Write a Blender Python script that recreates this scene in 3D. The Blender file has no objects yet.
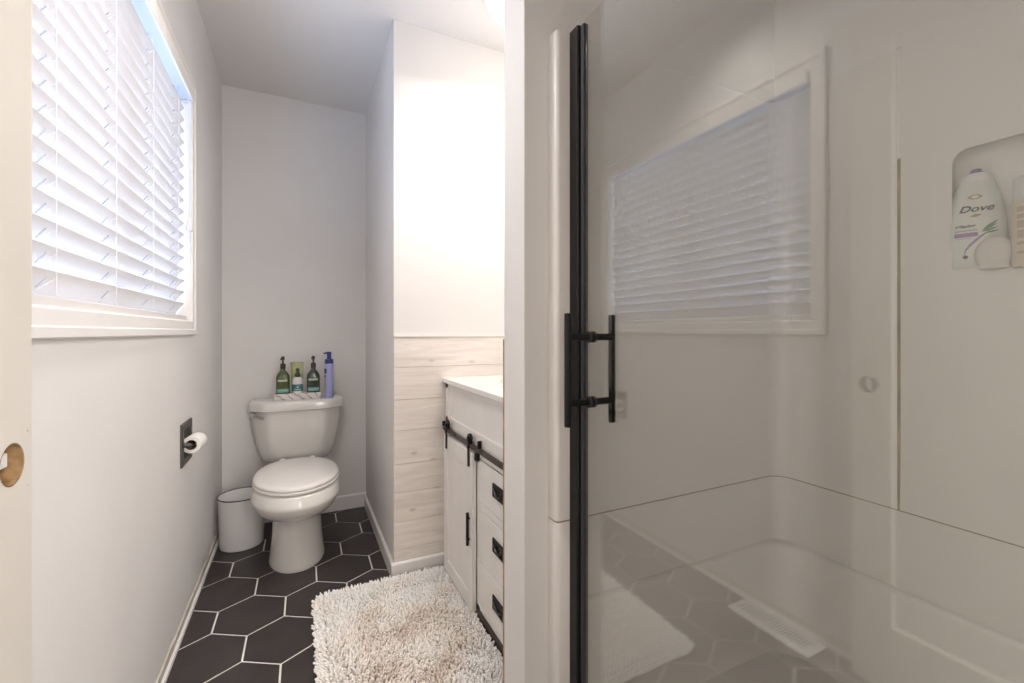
import bpy, bmesh, math, random
from mathutils import Vector, Matrix, noise
random.seed(7)
PI = math.pi
S = bpy.context.scene
C = S.collection

# ------------------------------------------------------------------ camera, world, light, exposure
H = 1.092
cam_d = bpy.data.cameras.new('camera'); cam = bpy.data.objects.new('camera', cam_d); C.objects.link(cam)
cam_d.sensor_width = 36.0; cam_d.lens = 439.9 / 1024 * 36; cam_d.shift_y = -9.48 / 1024
cam_d.clip_start = 0.02
cam.location = (0, 0, H); cam.rotation_euler = (PI / 2, 0, -math.radians(25.767))
S.camera = cam
S.view_settings.view_transform = 'Standard'; S.view_settings.look = 'None'
S.view_settings.gamma = 1.0; S.view_settings.use_curve_mapping = False
S.view_settings.exposure = 1.70
w = bpy.data.worlds.new('world'); S.world = w; w.use_nodes = True
bg = w.node_tree.nodes['Background']; bg.inputs[0].default_value = (0.55, 0.70, 1.0, 1); bg.inputs[1].default_value = 2.3

def lamp(name, kind, loc, power, color, size=0.2, rot=(0, 0, 0), size_y=None):
    l = bpy.data.lights.new(name, kind); l.energy = power; l.color = color
    if kind == 'AREA':
        l.size = size
        if size_y: l.shape = 'RECTANGLE'; l.size_y = size_y
    else: l.shadow_soft_size = size
    o = bpy.data.objects.new(name, l); C.objects.link(o); o.location = loc; o.rotation_euler = rot
    return o
# added fill light, unseen, behind the camera, shining in through the open doorway
hl = lamp('hall_fill_light', 'AREA', (0.82, -1.55, 1.45), 31, (1.0, 0.96, 0.94), 0.5, size_y=1.7)
hl.rotation_euler = (Vector((-0.3, 1.6, 1.25)) - Vector(hl.location)).to_track_quat('-Z', 'Y').to_euler()

# added unseen fill disc without a fixture, under the ceiling and above the frame
bl_ = lamp('ceiling_fill_light', 'AREA', (-0.08, 1.22, 2.465), 1.9, (1.0, 0.95, 0.91), 0.26)
bl_.data.shape = 'DISK'; bl_.data.spread = math.radians(120)

# ------------------------------------------------------------------ materials
def mat(name, col, rough=0.5, metal=0.0, var=0.0, vscale=8.0, bump=0.0, bscale=60.0, spec=0.5, coat=0.0, emit=None, estr=0.0):
    m = bpy.data.materials.new(name); m.use_nodes = True
    nt = m.node_tree; b = nt.nodes['Principled BSDF']
    b.inputs['Base Color'].default_value = (*col, 1); b.inputs['Roughness'].default_value = rough
    b.inputs['Metallic'].default_value = metal; b.inputs['Specular IOR Level'].default_value = spec
    if coat: b.inputs['Coat Weight'].default_value = coat; b.inputs['Coat Roughness'].default_value = 0.08
    tc = nt.nodes.new('ShaderNodeTexCoord')
    if var:
        n = nt.nodes.new('ShaderNodeTexNoise'); n.inputs['Scale'].default_value = vscale; n.inputs['Detail'].default_value = 4
        r = nt.nodes.new('ShaderNodeValToRGB')
        r.color_ramp.elements[0].position = 0.3; r.color_ramp.elements[1].position = 0.7
        r.color_ramp.elements[0].color = (*[c * (1 - var) for c in col], 1); r.color_ramp.elements[1].color = (*[min(1, c * (1 + var)) for c in col], 1)
        nt.links.new(tc.outputs['Object'], n.inputs['Vector']); nt.links.new(n.outputs['Fac'], r.inputs['Fac'])
        nt.links.new(r.outputs['Color'], b.inputs['Base Color'])
    if bump:
        n2 = nt.nodes.new('ShaderNodeTexNoise'); n2.inputs['Scale'].default_value = bscale; n2.inputs['Detail'].default_value = 3
        bp = nt.nodes.new('ShaderNodeBump'); bp.inputs['Strength'].default_value = bump; bp.inputs['Distance'].default_value = 0.002
        nt.links.new(tc.outputs['Object'], n2.inputs['Vector']); nt.links.new(n2.outputs['Fac'], bp.inputs['Height'])
        nt.links.new(bp.outputs['Normal'], b.inputs['Normal'])
    if emit: b.inputs['Emission Color'].default_value = (*emit, 1); b.inputs['Emission Strength'].default_value = estr
    return m

def glass_mat(name, tint, r0):
    """clear sheet glass: transparency weighted against mirror reflection by the angle of sight (Schlick)"""
    m = bpy.data.materials.new(name); m.use_nodes = True; nt = m.node_tree; nt.nodes.clear()
    N = nt.nodes.new; L = nt.links.new
    out = N('ShaderNodeOutputMaterial'); mix = N('ShaderNodeMixShader'); tr = N('ShaderNodeBsdfTransparent'); gl = N('ShaderNodeBsdfGlossy')
    tr.inputs[0].default_value = (*tint, 1); gl.inputs['Roughness'].default_value = 0.0; gl.inputs['Color'].default_value = (0.97, 0.98, 0.97, 1)
    g = N('ShaderNodeNewGeometry'); d = N('ShaderNodeVectorMath'); d.operation = 'DOT_PRODUCT'
    L(g.outputs['Normal'], d.inputs[0]); L(g.outputs['Incoming'], d.inputs[1])
    def mth(op, a, b=None):
        n = N('ShaderNodeMath'); n.operation = op
        for i, x in enumerate((a, b)):
            if x is None: continue
            if isinstance(x, (int, float)): n.inputs[i].default_value = x
            else: L(x, n.inputs[i])
        return n.outputs[0]
    c = mth('ABSOLUTE', d.outputs['Value']); k = mth('POWER', mth('SUBTRACT', 1.0, c), 5.0)
    f = mth('ADD', mth('MULTIPLY', k, 1 - r0), r0)
    L(f, mix.inputs[0]); L(tr.outputs[0], mix.inputs[1]); L(gl.outputs[0], mix.inputs[2]); L(mix.outputs[0], out.inputs[0])
    return m

M = {}
M['wall'] = mat('wall_paint', (0.79, 0.765, 0.74), 0.55, var=0.02, vscale=3, bump=0.12, bscale=140)
M['ceiling'] = mat('ceiling_paint', (0.80, 0.765, 0.735), 0.8, bump=0.1, bscale=90)
M['trim'] = mat('white_trim_paint', (0.84, 0.81, 0.785), 0.4, bump=0.05, bscale=60)
M['caulk'] = mat('old_caulk', (0.62, 0.55, 0.45), 0.7, var=0.25, vscale=25)
M['caulk_dark'] = mat('brown_stained_caulk', (0.30, 0.215, 0.135), 0.7, var=0.35, vscale=9)
M['grout'] = mat('light_grout', (0.86, 0.82, 0.77), 0.85, var=0.08, vscale=20)
M['tile'] = mat('charcoal_tile', (0.045, 0.036, 0.036), 0.42, var=0.22, vscale=7, bump=0.1, bscale=50, spec=0.45)
M['porcelain'] = mat('porcelain', (0.76, 0.73, 0.69), 0.12, coat=0.4)
M['seat'] = mat('toilet_seat_plastic', (0.80, 0.765, 0.73), 0.22)
M['chrome'] = mat('chrome', (0.5, 0.48, 0.46), 0.15, metal=1.0)
M['black'] = mat('black_metal', (0.007, 0.007, 0.008), 0.42, var=0.2, vscale=60, spec=0.3)
M['gasket'] = mat('dark_grey_gasket', (0.022, 0.022, 0.025), 0.6)
M['enamel'] = mat('white_enamel', (0.78, 0.765, 0.75), 0.25, coat=0.3)
M['blackrim'] = mat('black_enamel', (0.02, 0.018, 0.018), 0.3)
M['bronze'] = mat('dark_pewter', (0.10, 0.092, 0.086), 0.4, metal=0.6)
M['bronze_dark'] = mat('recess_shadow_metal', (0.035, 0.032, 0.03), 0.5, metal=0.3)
M['paper'] = mat('tissue_paper', (0.83, 0.80, 0.76), 0.95, bump=0.3, bscale=200)
M['card'] = mat('cardboard_core', (0.22, 0.13, 0.075), 0.9)
M['vanity'] = mat('vanity_paint', (0.84, 0.805, 0.765), 0.45, var=0.03, vscale=10)
M['rail'] = mat('oiled_bronze_rail', (0.09, 0.075, 0.065), 0.45, metal=0.5)
M['quartz'] = mat('white_quartz', (0.84, 0.82, 0.79), 0.2, coat=0.3)
M['basin'] = mat('basin_ceramic', (0.80, 0.78, 0.75), 0.12, coat=0.3)
M['shower'] = mat('shower_acrylic', (0.76, 0.73, 0.70), 0.33, var=0.01, vscale=4, bump=0.04, bscale=12)
M['slat'] = mat('blind_slat', (0.84, 0.82, 0.81), 0.4)
_nt = M['slat'].node_tree; _t = _nt.nodes.new('ShaderNodeBsdfTranslucent'); _t.inputs[0].default_value = (0.95, 0.88, 0.82, 1)
_m = _nt.nodes.new('ShaderNodeMixShader'); _m.inputs[0].default_value = 0.30
_o = [n for n in _nt.nodes if n.type == 'OUTPUT_MATERIAL'][0]
_nt.links.new(_nt.nodes['Principled BSDF'].outputs[0], _m.inputs[1]); _nt.links.new(_t.outputs[0], _m.inputs[2]); _nt.links.new(_m.outputs[0], _o.inputs['Surface'])
M['cord'] = mat('white_cord', (0.75, 0.74, 0.74), 0.8)
M['doorpaint'] = mat('door_paint', (0.70, 0.655, 0.59), 0.5, var=0.03, vscale=5)
M['borewood'] = mat('raw_bore_wood', (0.27, 0.16, 0.07), 0.8, var=0.45, vscale=60)
M['latch'] = mat('white_latch_plastic', (0.78, 0.76, 0.74), 0.4)
M['rug'] = None
M['brass'] = mat('raw_plank_edge', (0.36, 0.25, 0.15), 0.8, var=0.3, vscale=20)
M['ventm'] = mat('white_register_metal', (0.78, 0.76, 0.73), 0.4)
M['darkslot'] = mat('dark_register_slots', (0.03, 0.03, 0.03), 0.8)
M['glass'] = glass_mat('shower_glass', (0.945, 0.95, 0.94), 0.08)
M['pane'] = glass_mat('window_glass', (0.95, 0.97, 0.98), 0.04)
M['lampglow'] = mat('frosted_lamp_glass', (0.9, 0.88, 0.84), 0.4, emit=(1.0, 0.94, 0.895), estr=0.75)
M['greenglass'] = mat('green_bottle', (0.055, 0.085, 0.014), 0.15, var=0.3, vscale=30, coat=0.5)
M['darkgreen'] = mat('dark_green_bottle', (0.028, 0.05, 0.028), 0.15, var=0.3, vscale=30, coat=0.5)
M['pump'] = mat('dark_brown_pump', (0.035, 0.026, 0.02), 0.35)
M['sprayg'] = mat('dark_green_sprayer', (0.03, 0.06, 0.04), 0.35)
M['palegreen'] = mat('pale_green_tube', (0.33, 0.36, 0.17), 0.35, var=0.25, vscale=18)
M['whitebottle'] = mat('white_bottle', (0.72, 0.70, 0.68), 0.3)
M['teal'] = mat('teal_label', (0.04, 0.17, 0.20), 0.4)
M['teal2'] = mat('light_teal_band', (0.13, 0.36, 0.33), 0.4)
M['print'] = mat('pale_print', (0.55, 0.55, 0.45), 0.5)
M['lavender'] = mat('lavender_plastic', (0.38, 0.40, 0.68), 0.35)
M['navy'] = mat('navy_plastic', (0.03, 0.05, 0.22), 0.35)
M['navyprint'] = mat('navy_print', (0.015, 0.02, 0.10), 0.5)
M['dovewhite'] = mat('pearl_white_bottle', (0.68, 0.72, 0.66), 0.25, coat=0.3)
M['dovecap'] = mat('white_cap', (0.75, 0.74, 0.73), 0.3)
M['purple'] = mat('purple_plastic', (0.16, 0.09, 0.24), 0.4)
M['purple2'] = mat('lilac_print', (0.28, 0.18, 0.42), 0.5)
M['navytext'] = mat('dark_blue_print', (0.02, 0.025, 0.06), 0.5)
M['gold'] = mat('gold_print', (0.36, 0.24, 0.13), 0.4)
M['leaf'] = mat('green_leaf_print', (0.06, 0.19, 0.06), 0.5)
M['puff'] = mat('white_sponge', (0.68, 0.645, 0.61), 0.9, bump=0.4, bscale=120)
M['cream'] = mat('cream_lotion', (0.66, 0.56, 0.44), 0.35)
M['clearcap'] = mat('frosted_clear_cap', (0.66, 0.65, 0.64), 0.25)
M['greyprint'] = mat('brown_grey_print', (0.46, 0.38, 0.31), 0.6)

def marble_mat():
    m = mat('marble', (0.70, 0.67, 0.65), 0.25, coat=0.2); nt = m.node_tree; b = nt.nodes['Principled BSDF']
    tc = nt.nodes.new('ShaderNodeTexCoord'); wv = nt.nodes.new('ShaderNodeTexWave'); wv.inputs['Scale'].default_value = 13; wv.inputs['Distortion'].default_value = 4
    wv.bands_direction = 'DIAGONAL'; wv.inputs['Detail Scale'].default_value = 2.5
    r = nt.nodes.new('ShaderNodeValToRGB'); r.color_ramp.elements[0].position = 0.0; r.color_ramp.elements[0].color = (0.42, 0.37, 0.34, 1)
    r.color_ramp.elements[1].position = 0.25; r.color_ramp.elements[1].color = (0.72, 0.69, 0.66, 1)
    nt.links.new(tc.outputs['Object'], wv.inputs['Vector']); nt.links.new(wv.outputs['Fac'], r.inputs['Fac']); nt.links.new(r.outputs['Color'], b.inputs['Base Color'])
    return m
M['marble'] = marble_mat()

def wood_mat():
    m = mat('whitewashed_wood', (0.55, 0.47, 0.39), 0.55); nt = m.node_tree; b = nt.nodes['Principled BSDF']; N = nt.nodes.new; L = nt.links.new
    tc = N('ShaderNodeTexCoord'); at = N('ShaderNodeAttribute'); at.attribute_name = 'plank'; at.attribute_type = 'GEOMETRY'
    add = N('ShaderNodeVectorMath'); add.operation = 'ADD'
    L(tc.outputs['Object'], add.inputs[0]); L(at.outputs['Vector'], add.inputs[1])
    mp = N('ShaderNodeMapping'); mp.inputs['Scale'].default_value = (2.2, 2.2, 22.0); L(add.outputs[0], mp.inputs['Vector'])
    n = N('ShaderNodeTexNoise'); n.inputs['Scale'].default_value = 1.6; n.inputs['Detail'].default_value = 7; n.inputs['Roughness'].default_value = 0.6; n.inputs['Distortion'].default_value = 0.7
    L(mp.outputs[0], n.inputs['Vector'])
    r = N('ShaderNodeValToRGB'); r.color_ramp.elements[0].position = 0.25; r.color_ramp.elements[0].color = (0.70, 0.62, 0.55, 1)
    r.color_ramp.elements[1].position = 0.65; r.color_ramp.elements[1].color = (0.88, 0.82, 0.76, 1)
    L(n.outputs['Fac'], r.inputs['Fac'])
    mp2 = N('ShaderNodeMapping'); mp2.inputs['Scale'].default_value = (1.0, 1.0, 2.2); L(add.outputs[0], mp2.inputs['Vector'])
    v = N('ShaderNodeTexVoronoi'); v.inputs['Scale'].default_value = 6.0; L(mp2.outputs[0], v.inputs['Vector'])
    r2 = N('ShaderNodeValToRGB'); r2.color_ramp.elements[0].position = 0.02; r2.color_ramp.elements[0].color = (0.50, 0.42, 0.36, 1)
    r2.color_ramp.elements[1].position = 0.13; r2.color_ramp.elements[1].color = (1, 1, 1, 1)
    L(v.outputs['Distance'], r2.inputs['Fac'])
    mx = N('ShaderNodeMix'); mx.data_type = 'RGBA'; mx.blend_type = 'MULTIPLY'; mx.inputs[0].default_value = 0.6
    L(r.outputs[0], mx.inputs[6]); L(r2.outputs[0], mx.inputs[7]); L(mx.outputs[2], b.inputs['Base Color'])
    return m
M['wood'] = wood_mat()

def rug_mat():
    m = mat('shag_chenille', (0.70, 0.66, 0.61), 0.95); nt = m.node_tree; b = nt.nodes['Principled BSDF']; N = nt.nodes.new; L = nt.links.new
    at = N('ShaderNodeAttribute'); at.attribute_name = 'tuft'; at.attribute_type = 'GEOMETRY'
    r = N('ShaderNodeValToRGB'); r.color_ramp.elements[0].position = 0.0; r.color_ramp.elements[0].color = (0.94, 0.92, 0.895, 1)
    r.color_ramp.elements[1].position = 0.85; r.color_ramp.elements[1].color = (0.55, 0.40, 0.30, 1)
    e = r.color_ramp.elements.new(0.36); e.color = (0.92, 0.86, 0.79, 1)
    L(at.outputs['Fac'], r.inputs['Fac']); L(r.outputs[0], b.inputs['Base Color'])
    b.inputs['Sheen Weight'].default_value = 0.3
    return m
M['rug'] = rug_mat()

# ------------------------------------------------------------------ helpers
def obj(name, bm, m, parent=None, smooth=True, bevel=0.0, seg=2, angle=35, label=None, wn=True):
    bmesh.ops.recalc_face_normals(bm, faces=bm.faces)
    me = bpy.data.meshes.new(name); bm.to_mesh(me); bm.free()
    for mm in (m if isinstance(m, (list, tuple)) else [m]): me.materials.append(mm)
    o = bpy.data.objects.new(name, me); C.objects.link(o)
    if smooth:
        for p in me.polygons: p.use_smooth = True
        try: me.set_sharp_from_angle(angle=math.radians(angle))
        except Exception: pass
    if bevel:
        b = o.modifiers.new('bevel', 'BEVEL'); b.width = bevel; b.segments = seg; b.limit_method = 'ANGLE'; b.angle_limit = math.radians(30)
        for p in me.polygons: p.use_smooth = True
        if hasattr(b, 'harden_normals'): b.harden_normals = True
    if parent is not None:
        o.parent = parent; o.matrix_parent_inverse = Matrix.Translation(-Vector(parent_loc(parent))) 
    if label: o['label'] = label
    return o

def parent_loc(p):
    v = Vector(p.location)
    if p.parent is not None: v = Vector((0, 0, 0)) if p.type != 'EMPTY' else v
    return v

def tag(o, label, cat, group=None):
    o['label'] = label; o['category'] = cat
    if group: o['group'] = group
    return o

def thing(name, loc, label, cat, group=None):
    o = bpy.data.objects.new(name, None); C.objects.link(o); o.location = loc; o.empty_display_size = 0.05
    return tag(o, label, cat, group)

def struct(name, bm, m, parent=None, **k):
    o = obj(name, bm, m, parent, **k)
    if parent is None: o['kind'] = 'structure'
    return o

def box(bm, x0, x1, y0, y1, z0, z1, mi=0):
    vs = [bm.verts.new((x, y, z)) for z in (z0, z1) for y in (y0, y1) for x in (x0, x1)]
    for q in ((0, 2, 3, 1), (4, 5, 7, 6), (0, 1, 5, 4), (2, 6, 7, 3), (0, 4, 6, 2), (1, 3, 7, 5)):
        f = bm.faces.new([vs[i] for i in q]); f.material_index = mi
    return vs
def B(*boxes):
    bm = bmesh.new()
    for b in boxes: box(bm, *b)
    return bm

def loft(bm, rings, cap0=True, cap1=True, closed=True, mi=0):
    R = [[bm.verts.new(p) for p in r] for r in rings]
    n = len(R[0])
    for a, b in zip(R, R[1:]):
        for i in range(n if closed else n - 1):
            j = (i + 1) % n
            f = bm.faces.new((a[i], a[j], b[j], b[i])); f.material_index = mi
    if cap0: bm.faces.new(list(reversed(R[0]))).material_index = mi
    if cap1: bm.faces.new(R[-1]).material_index = mi
    return R

def lathe(bm, prof, cx=0, cy=0, seg=40, sx=1, sy=1, cap0=True, cap1=True, mi=0, rot=0):
    rings = []
    for r, z in prof:
        rings.append([(cx + r * sx * math.cos(a) * math.cos(rot) - r * sy * math.sin(a) * math.sin(rot),
                       cy + r * sx * math.cos(a) * math.sin(rot) + r * sy * math.sin(a) * math.cos(rot), z)
                      for a in [2 * PI * i / seg for i in range(seg)]])
    return loft(bm, rings, cap0, cap1, mi=mi)

def tube(bm, pts, r, seg=10, cap=True, radii=None, mi=0):
    pts = [Vector(p) for p in pts]; rings = []; up = None
    for i, p in enumerate(pts):
        d = (pts[min(i + 1, len(pts) - 1)] - pts[max(i - 1, 0)]).normalized()
        if up is None:
            up = d.cross(Vector((0, 0, 1)))
            if up.length < 1e-3: up = Vector((1, 0, 0))
            up.normalize()
        else:
            up = (up - d * up.dot(d)).normalized()
        v = d.cross(up); rr = radii[i] if radii else r
        rings.append([p + up * (rr * math.cos(2 * PI * k / seg)) + v * (rr * math.sin(2 * PI * k / seg)) for k in range(seg)])
    return loft(bm, rings, cap, cap, mi=mi)

def prism(bm, pts, lo, hi, axis='z', mi=0):
    """extrude a 2-D outline along an axis; outline coords are the two other axes in order"""
    def P(a, b, c):
        return {'z': (a, b, c), 'y': (a, c, b), 'x': (c, a, b)}[axis]
    return loft(bm, [[P(a, b, lo) for a, b in pts], [P(a, b, hi) for a, b in pts]], mi=mi)

def arc(cx, cy, r, a0, a1, n=8):
    return [(cx + r * math.cos(math.radians(a0 + (a1 - a0) * i / n)), cy + r * math.sin(math.radians(a0 + (a1 - a0) * i / n))) for i in range(n + 1)]
def rrect(x0, x1, y0, y1, r, n=6):
    return arc(x1 - r, y1 - r, r, 0, 90, n) + arc(x0 + r, y1 - r, r, 90, 180, n) + arc(x0 + r, y0 + r, r, 180, 270, n) + arc(x1 - r, y0 + r, r, 270, 360, n)

# ------------------------------------------------------------------ the room's measures (metres)
XL = -0.388        # left wall
YB = 2.895         # back wall
XP, YP = 0.376, 1.992   # corner of the wall block right of the toilet
PX0, PY0, PY1 = 0.512, 0.99, 1.112   # partition between vanity and shower
XR = 1.47          # right wall
ZC = 2.485
WY0, WY1, WZ0, WZ1 = 0.902, 2.165, 1.080, 2.088      # window casing, outer edges
CW = 0.056                                          # casing width
def zceil(y): return ZC if y <= YP else ZC - (y - YP) * 0.0245

# ---- floor: grout bed with hexagonal tiles
def build_floor():
    bm = bmesh.new()
    box(bm, -1.2, 1.9, -2.6, 3.05, -0.06, -0.0022, 0)
    a = 0.1358; g = 0.0037; wx = a * math.sqrt(3) / 2; ph = -0.0112; ox, oy = -0.1673, 2.1793
    c, s = math.cos(ph), math.sin(ph)
    for k in range(-9, 18):
        for j in range(-24, 6):
            if (k + j) % 2 == 0: continue
            x, y = k * wx, j * 1.5 * a
            X, Y = ox + c * x - s * y, oy + s * x + c * y
            if not (-0.55 < X < 1.6 and -2.5 < Y < 3.1): continue
            rings = []
            for (rr, z) in ((a - g, -0.004), (a - g, -0.0008), (a - g - 0.0012, 0.0)):
                ring = []
                for q in range(6):
                    t = PI / 2 + q * PI / 3 + ph
                    ring.append((X + rr * math.cos(t), Y + rr * math.sin(t), z))
                rings.append(ring)
            loft(bm, rings, cap0=False, mi=1)
    o = struct('floor', bm, [M['grout'], M['tile']], smooth=False)
build_floor()

# ---- ceiling
bm = bmesh.new()
prof = [(-2.7, ZC), (YP, ZC), (YB + 0.1, zceil(YB + 0.1)), (YB + 0.1, 2.6), (-2.7, 2.6)]
prism(bm, prof, -1.2, 1.9, 'x')
struct('ceiling', bm, M['ceiling'], smooth=False)

# ---- walls
oy0, oy1, oz0, oz1 = WY0 + CW - 0.006, WY1 - CW + 0.006, WZ0 + CW - 0.006, WZ1 - CW + 0.006
WT = 0.12
struct('wall_left', B((XL - WT, XL, -0.35, oy0, 0, 2.6), (XL - WT, XL, oy1, YB + 0.1, 0, 2.6),
                      (XL - WT, XL, oy0, oy1, 0, oz0), (XL - WT, XL, oy0, oy1, oz1, 2.6)), M['wall'], smooth=False)
struct('wall_back', B((XL, XP, YB, YB + 0.1, 0, 2.6)), M['wall'], smooth=False)
struct('wall_toilet_right', B((XP, 1.62, YP, YB + 0.1, 0, 2.6)), M['wall'], bevel=0.003)
struct('wall_partition', B((PX0, 1.62, PY0, PY1, 0, 2.6)), M['wall'], bevel=0.003)
struct('wall_vanity_back', B((1.165, 1.62, PY1, YP, 0, 2.6)), M['wall'], smooth=False)
struct('wall_right', B((XR + 0.03, 1.62, -0.62, PY0, 0, 2.6)), M['wall'], smooth=False)
struct('wall_shower_near', B((0.52, 1.62, -0.725, -0.602, 0, 2.6)), M['wall'], smooth=False)
struct('wall_front', B((XL - WT, -0.34, -0.47, -0.35, 0, 2.6), (0.52, 0.578, -0.60, -0.35, 0, 2.6), (-0.34, 0.52, -0.47, -0.35, 1.99, 2.6)), M['wall'], smooth=False)
struct('wall_hall', B((-1.2, -1.1, -2.6, -0.4, 0, 2.6), (1.8, 1.9, -2.6, -0.6, 0, 2.6), (-1.2, 1.9, -2.7, -2.6, 0, 2.6),
                      (-1.2, XL - WT, -0.47, -0.37, 0, 2.6), (0.54, 1.9, -0.75, -0.725, 0, 2.6)), M['wall'], smooth=False)

# corner bead highlight strip on the wall block
# ---- baseboards
def baseprof(h, t=0.012): return [(0, 0), (t, 0), (t, h - 0.008), (t - 0.004, h - 0.002), (t - 0.007, h), (0, h)]
bm = bmesh.new(); prism(bm, [(YB - d, z) for d, z in baseprof(0.086)], XL + 0.0, XP, 'x'); struct('baseboard_back', bm, M['trim'], smooth=False)
bm = bmesh.new(); prism(bm, [(XP - d, z) for d, z in baseprof(0.070)], YP - 0.012, YB, 'y'); struct('baseboard_right', bm, M['trim'], smooth=False)
bm = bmesh.new(); prism(bm, [(YP - d - 0.006, z) for d, z in baseprof(0.068)], XP - 0.012, 0.64, 'x'); struct('baseboard_front', bm, M['trim'], smooth=False)
# left wall: thin shoe strip with a ragged paint edge above it
bm = bmesh.new(); prism(bm, [(XL, 0), (XL + 0.013, 0), (XL + 0.012, 0.010), (XL + 0.004, 0.016), (XL, 0.016)], -0.3, YB - 0.012, 'y')
struct('baseboard_left', bm, M['trim'], smooth=False)
bm = bmesh.new(); N_ = 260; rows = []
for i in range(N_ + 1):
    y = -0.3 + (YB - 0.012 + 0.3) * i / N_
    h = 0.042 + 0.010 * noise.noise(Vector((y * 7, 1, 0))) + 0.006 * noise.noise(Vector((y * 31, 4, 0)))
    rows.append([(XL, y, 0.0), (XL + 0.0045, y, 0.0), (XL + 0.0045, y, h - 0.002), (XL + 0.002, y, h), (XL, y, h)])
loft(bm, rows); struct('trim_1', bm, mat('ragged_paint_edge', (0.60, 0.545, 0.47), 0.7, var=0.12, vscale=30), smooth=False)

# ---- wood planks (wainscot) on the vanity-side walls
def planks(name, x0, x1, yf, yb, zs, parentless=True):
    bm = bmesh.new(); lay = bm.verts.layers.float_vector.new('plank')
    for i, (z1, z0) in enumerate(zip(zs, zs[1:])):
        off = Vector((random.uniform(-3, 3), 0, random.uniform(-3, 3)))
        vs = box(bm, x0, x1, min(yf, yb), max(yf, yb), z0 + 0.0006, z1 - 0.0006)
        for v in vs: v[lay] = off
    return struct(name, bm, M['wood'], smooth=False, bevel=0.0007, seg=1)
planks('trim_2', XP + 0.001, 1.165, YP - 0.008, YP, [1.070, 0.934, 0.789, 0.651, 0.502, 0.375, 0.245, 0.122, 0.0])
struct('trim_3', B((XP + 0.001, 1.165, YP - 0.012, YP, 1.070, 1.079)), M['trim'], smooth=False)
bm = B((PX0 + 0.001, 1.165, PY1, PY1 + 0.009, 0, 1.072))
struct('trim_4', bm, M['brass'], smooth=False)

# ---- window: casing, jambs, sash, pane
wz = bpy.data.objects.new('window_1', None); C.objects.link(wz); wz['kind'] = 'structure'; wz.location = (XL, (WY0 + WY1) / 2, WZ0)
def W(name, bm, m, **k): return obj(name, bm, m, wz, **k)
bm = bmesh.new(); t = 0.012
def miter(bm, pts):  # closed casing from outer/inner rectangles with mitred corners
    pass
o4 = [(WY0, WZ0), (WY1, WZ0), (WY1, WZ1), (WY0, WZ1)]
def inset(d): return [(WY0 + d, WZ0 + d), (WY1 - d, WZ0 + d), (WY1 - d, WZ1 - d), (WY0 + d, WZ1 - d)]
rings = []
for d, x in ((0, XL), (0, XL + t - 0.003), (0.003, XL + t), (0.020, XL + t), (0.023, XL + t - 0.003), (CW - 0.004, XL + t - 0.004), (CW, XL + t - 0.008), (CW, XL)):
    rings.append([(x, a, b) for a, b in inset(d)])
loft(bm, rings, False, False); W('casing', bm, M['trim'], smooth=False)
W('jamb', B((XL - WT, XL, oy0, oy0 + 0.008, oz0, oz1), (XL - WT, XL, oy1 - 0.008, oy1, oz0, oz1), (XL - WT, XL, oy0, oy1, oz0, oz0 + 0.008), (XL - WT, XL, oy0, oy1, oz1 - 0.008, oz1)), M['trim'], smooth=False)
fx0, fx1 = XL - 0.112, XL - 0.085
ym = (oy0 + oy1) / 2
W('sash_frame', B((fx0, fx1, oy0, oy0 + 0.04, oz0, oz1), (fx0, fx1, oy1 - 0.04, oy1, oz0, oz1), (fx0, fx1, oy0, oy1, oz0, oz0 + 0.04), (fx0, fx1, oy0, oy1, oz1 - 0.04, oz1), (fx0, fx1, ym - 0.02, ym + 0.02, oz0, oz1)), M['trim'], smooth=False)
W('glass_pane', B((XL - 0.100, XL - 0.096, oy0 + 0.02, oy1 - 0.02, oz0 + 0.02, oz1 - 0.02)), M['pane'], smooth=False)

# ------------------------------------------------------------------ window blind
by0, by1 = oy0 + 0.012, oy1 - 0.014
bl = thing('window_blind', (XL - 0.03, by0, oz0), 'white horizontal slat blind with tilted slats hanging inside the window frame', 'blind')
bxc = XL - 0.033
obj('valance', B((XL + 0.010, XL + 0.018, by0, by1, 1.990, 2.031), (XL - 0.040, XL + 0.010, by0, by0 + 0.005, 1.990, 2.030), (XL - 0.040, XL + 0.010, by1 - 0.005, by1, 1.990, 2.030)), M['trim'], bl, bevel=0.002)
obj('headrail', B((XL - 0.075, XL + 0.0095, by0 + 0.006, by1 - 0.006, 1.994, 2.029)), mat('blind_headrail', (0.62, 0.66, 0.74), 0.35), bl, smooth=False)  # blue of the sky light put into the headrail's base colour
cords_y = [1.083, 1.374, 1.677, 1.985]
tilt = math.radians(54); pitch = 0.0446; wdt = 0.054
z_bot = 1.152
k = 0
zs_ = []
z = z_bot + 0.030
while z < 1.990: zs_.append(z); z += pitch
slat_me = None
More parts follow.
